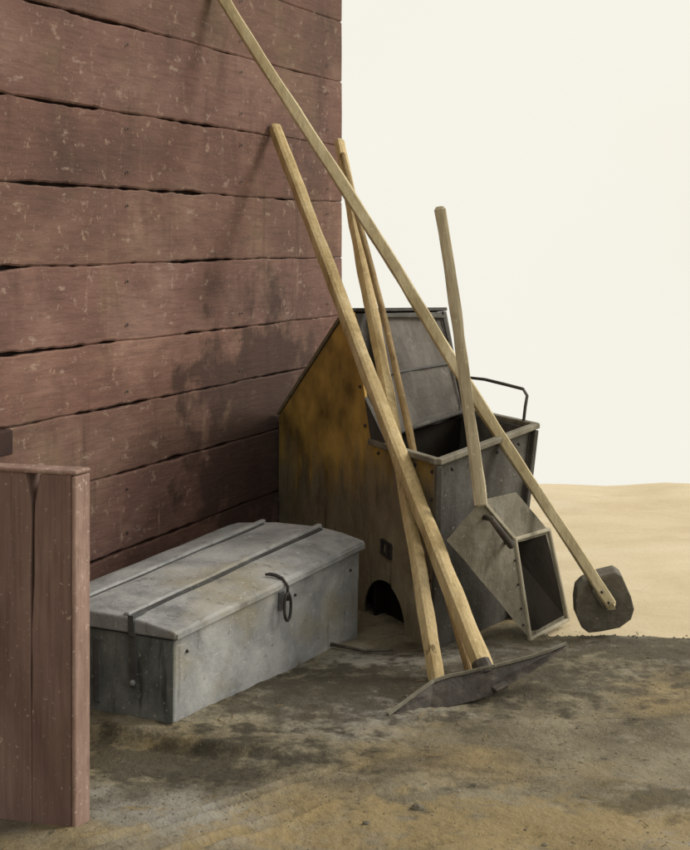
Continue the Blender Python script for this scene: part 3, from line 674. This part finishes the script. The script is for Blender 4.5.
p2a = at(431, 611, 3.985); p2b = at(355, 188, 5.36)
build_p2 = tag(build('wooden_pole', pole_bm(p2a, p2b, .0185, .0165, 31, n=50, square=.8, sag=.008), M['honey_ash'], origin=p2a),
    'plain yellow wooden pole standing behind the hoe head and leaning over the bin hood', 'pole')
p3a = at(459, 604, 4.03); p3b = at(358, 198, 5.20)
tag(build('thin_stick', pole_bm(p3a, p3b, .0115, .0095, 41, n=50, square=.2, sag=.012), M['thin_ash'], origin=p3a),
    'thin brown stick, slimmest of the leaning poles, half hidden behind the thick hoe handle', 'stick')

# ------------------------------------------------------------- small things on the ground
random.seed(4)
def stone(x, y, r, label, seed, group=None, name='stone', fl=.55):
    bm = bmesh.new(); bmesh.ops.create_icosphere(bm, subdivisions=3, radius=1)
    for v in bm.verts:
        k = 1+.35*n1(v.co.x*1.1+seed, v.co.y*1.1, v.co.z*1.1)+.12*n1(v.co.x*3+seed, v.co.y*3, v.co.z*3)
        v.co = Vector((v.co.x*k*r, v.co.y*k*r*.8, v.co.z*k*r*fl))+Vector((x, y, gh(x, y)+r*fl*.25))
    return tag(build(name, bm, M['stone'], origin=(x, y, gh(x, y))), label, 'stone', group)
def gpt(px, py): Y = F*CH/(py-HY); return (px-HX)*Y/F, Y
stone(*gpt(416, 709), .014, 'small dark stone in the middle foreground, largest of the loose stones', 2)
stone(*gpt(376, 724), .008, 'tiny stone near the bottom centre of the earth', 5)
tw = bmesh.new()
a = gpt(338, 588); b = gpt(374, 590)
tube(tw, [Vector((*gpt(333, 584), .012)), Vector((*gpt(350, 586), .014)), Vector((*gpt(375, 590), .010)), Vector((*gpt(398, 589), .008))], [.005, .006, .005, .003], 8, .4, 3)
tag(build('twig', tw, M['iron_blade'], origin=(*gpt(350, 586), 0)), 'dark twig on the ground between the chest and the bin', 'twig')
# loose grit and crumbs of earth, thousands of them, uncountable
bm = bmesh.new()
def lump(c, r):
    q = [bm.verts.new(c+Vector(p)*r*random.uniform(.7, 1.25)) for p in ((1, 0, 0), (.3, .9, .1), (-.8, .5, 0), (-.8, -.6, 0), (.3, -.9, .1), (.1, 0, .75))]
    for k in range(5): bm.faces.new((q[k], q[(k+1) % 5], q[5]))
for i in range(9000):
    y = 2.3+random.random()*2.2; x = (random.random()-.46)*y*.52
    if n1(x*2.6, y*3, 6) < .02 and random.random() < .85: continue
    r = .0009+.0022*random.random()**3
    if random.random() < .006: r *= 2.4
    lump(Vector((x, y, gh(x, y)+r*.15)), r)
for i in range(300):
    x = random.uniform(.62, 2.2); y = EDGE(x)+random.gauss(0, .07); r = random.choice((.002, .003, .005))*random.uniform(.6, 1.2); z = max(gh(x, y) if y < EDGE(x) else -.1, -.021); c = Vector((x, y, z+r*.2)); a0 = random.random()*6
    vv = [bm.verts.new(c+Vector((math.cos(a0+q*2.09)*r*1.2, math.sin(a0+q*2.09)*r*1.2, 0))) for q in range(3)]; top = bm.verts.new(c+Vector((0, 0, r*.9)))
    for q in range(3): bm.faces.new((vv[q], vv[(q+1) % 3], top))
tag(build('loose_grit', bm, M['stone']), 'loose crumbs of earth and grit scattered over the ground', 'grit', kind='stuff')
# a damp dark patch worn into the earth at the right, and bits of straw
bm = bmesh.new()
for i in range(150):
    y = 2.2+random.random()*2.2; x = (random.random()-.42)*y*.6
    if n1(x*1.7, y*1.7, 2) < .02: continue
    a0 = random.gauss(.3, .9); L = random.uniform(.012, .05); d = Vector((math.cos(a0), math.sin(a0), 0))*L/2; c = Vector((x, y, gh(x, y)+.003))
    bar(bm, c-d, c+d+Vector((0, 0, random.uniform(0, .004))), .0016, .0010)
tag(build('straw', bm, M['thin_ash']), 'scattered bits of old straw lying on the earth', 'straw', kind='stuff')
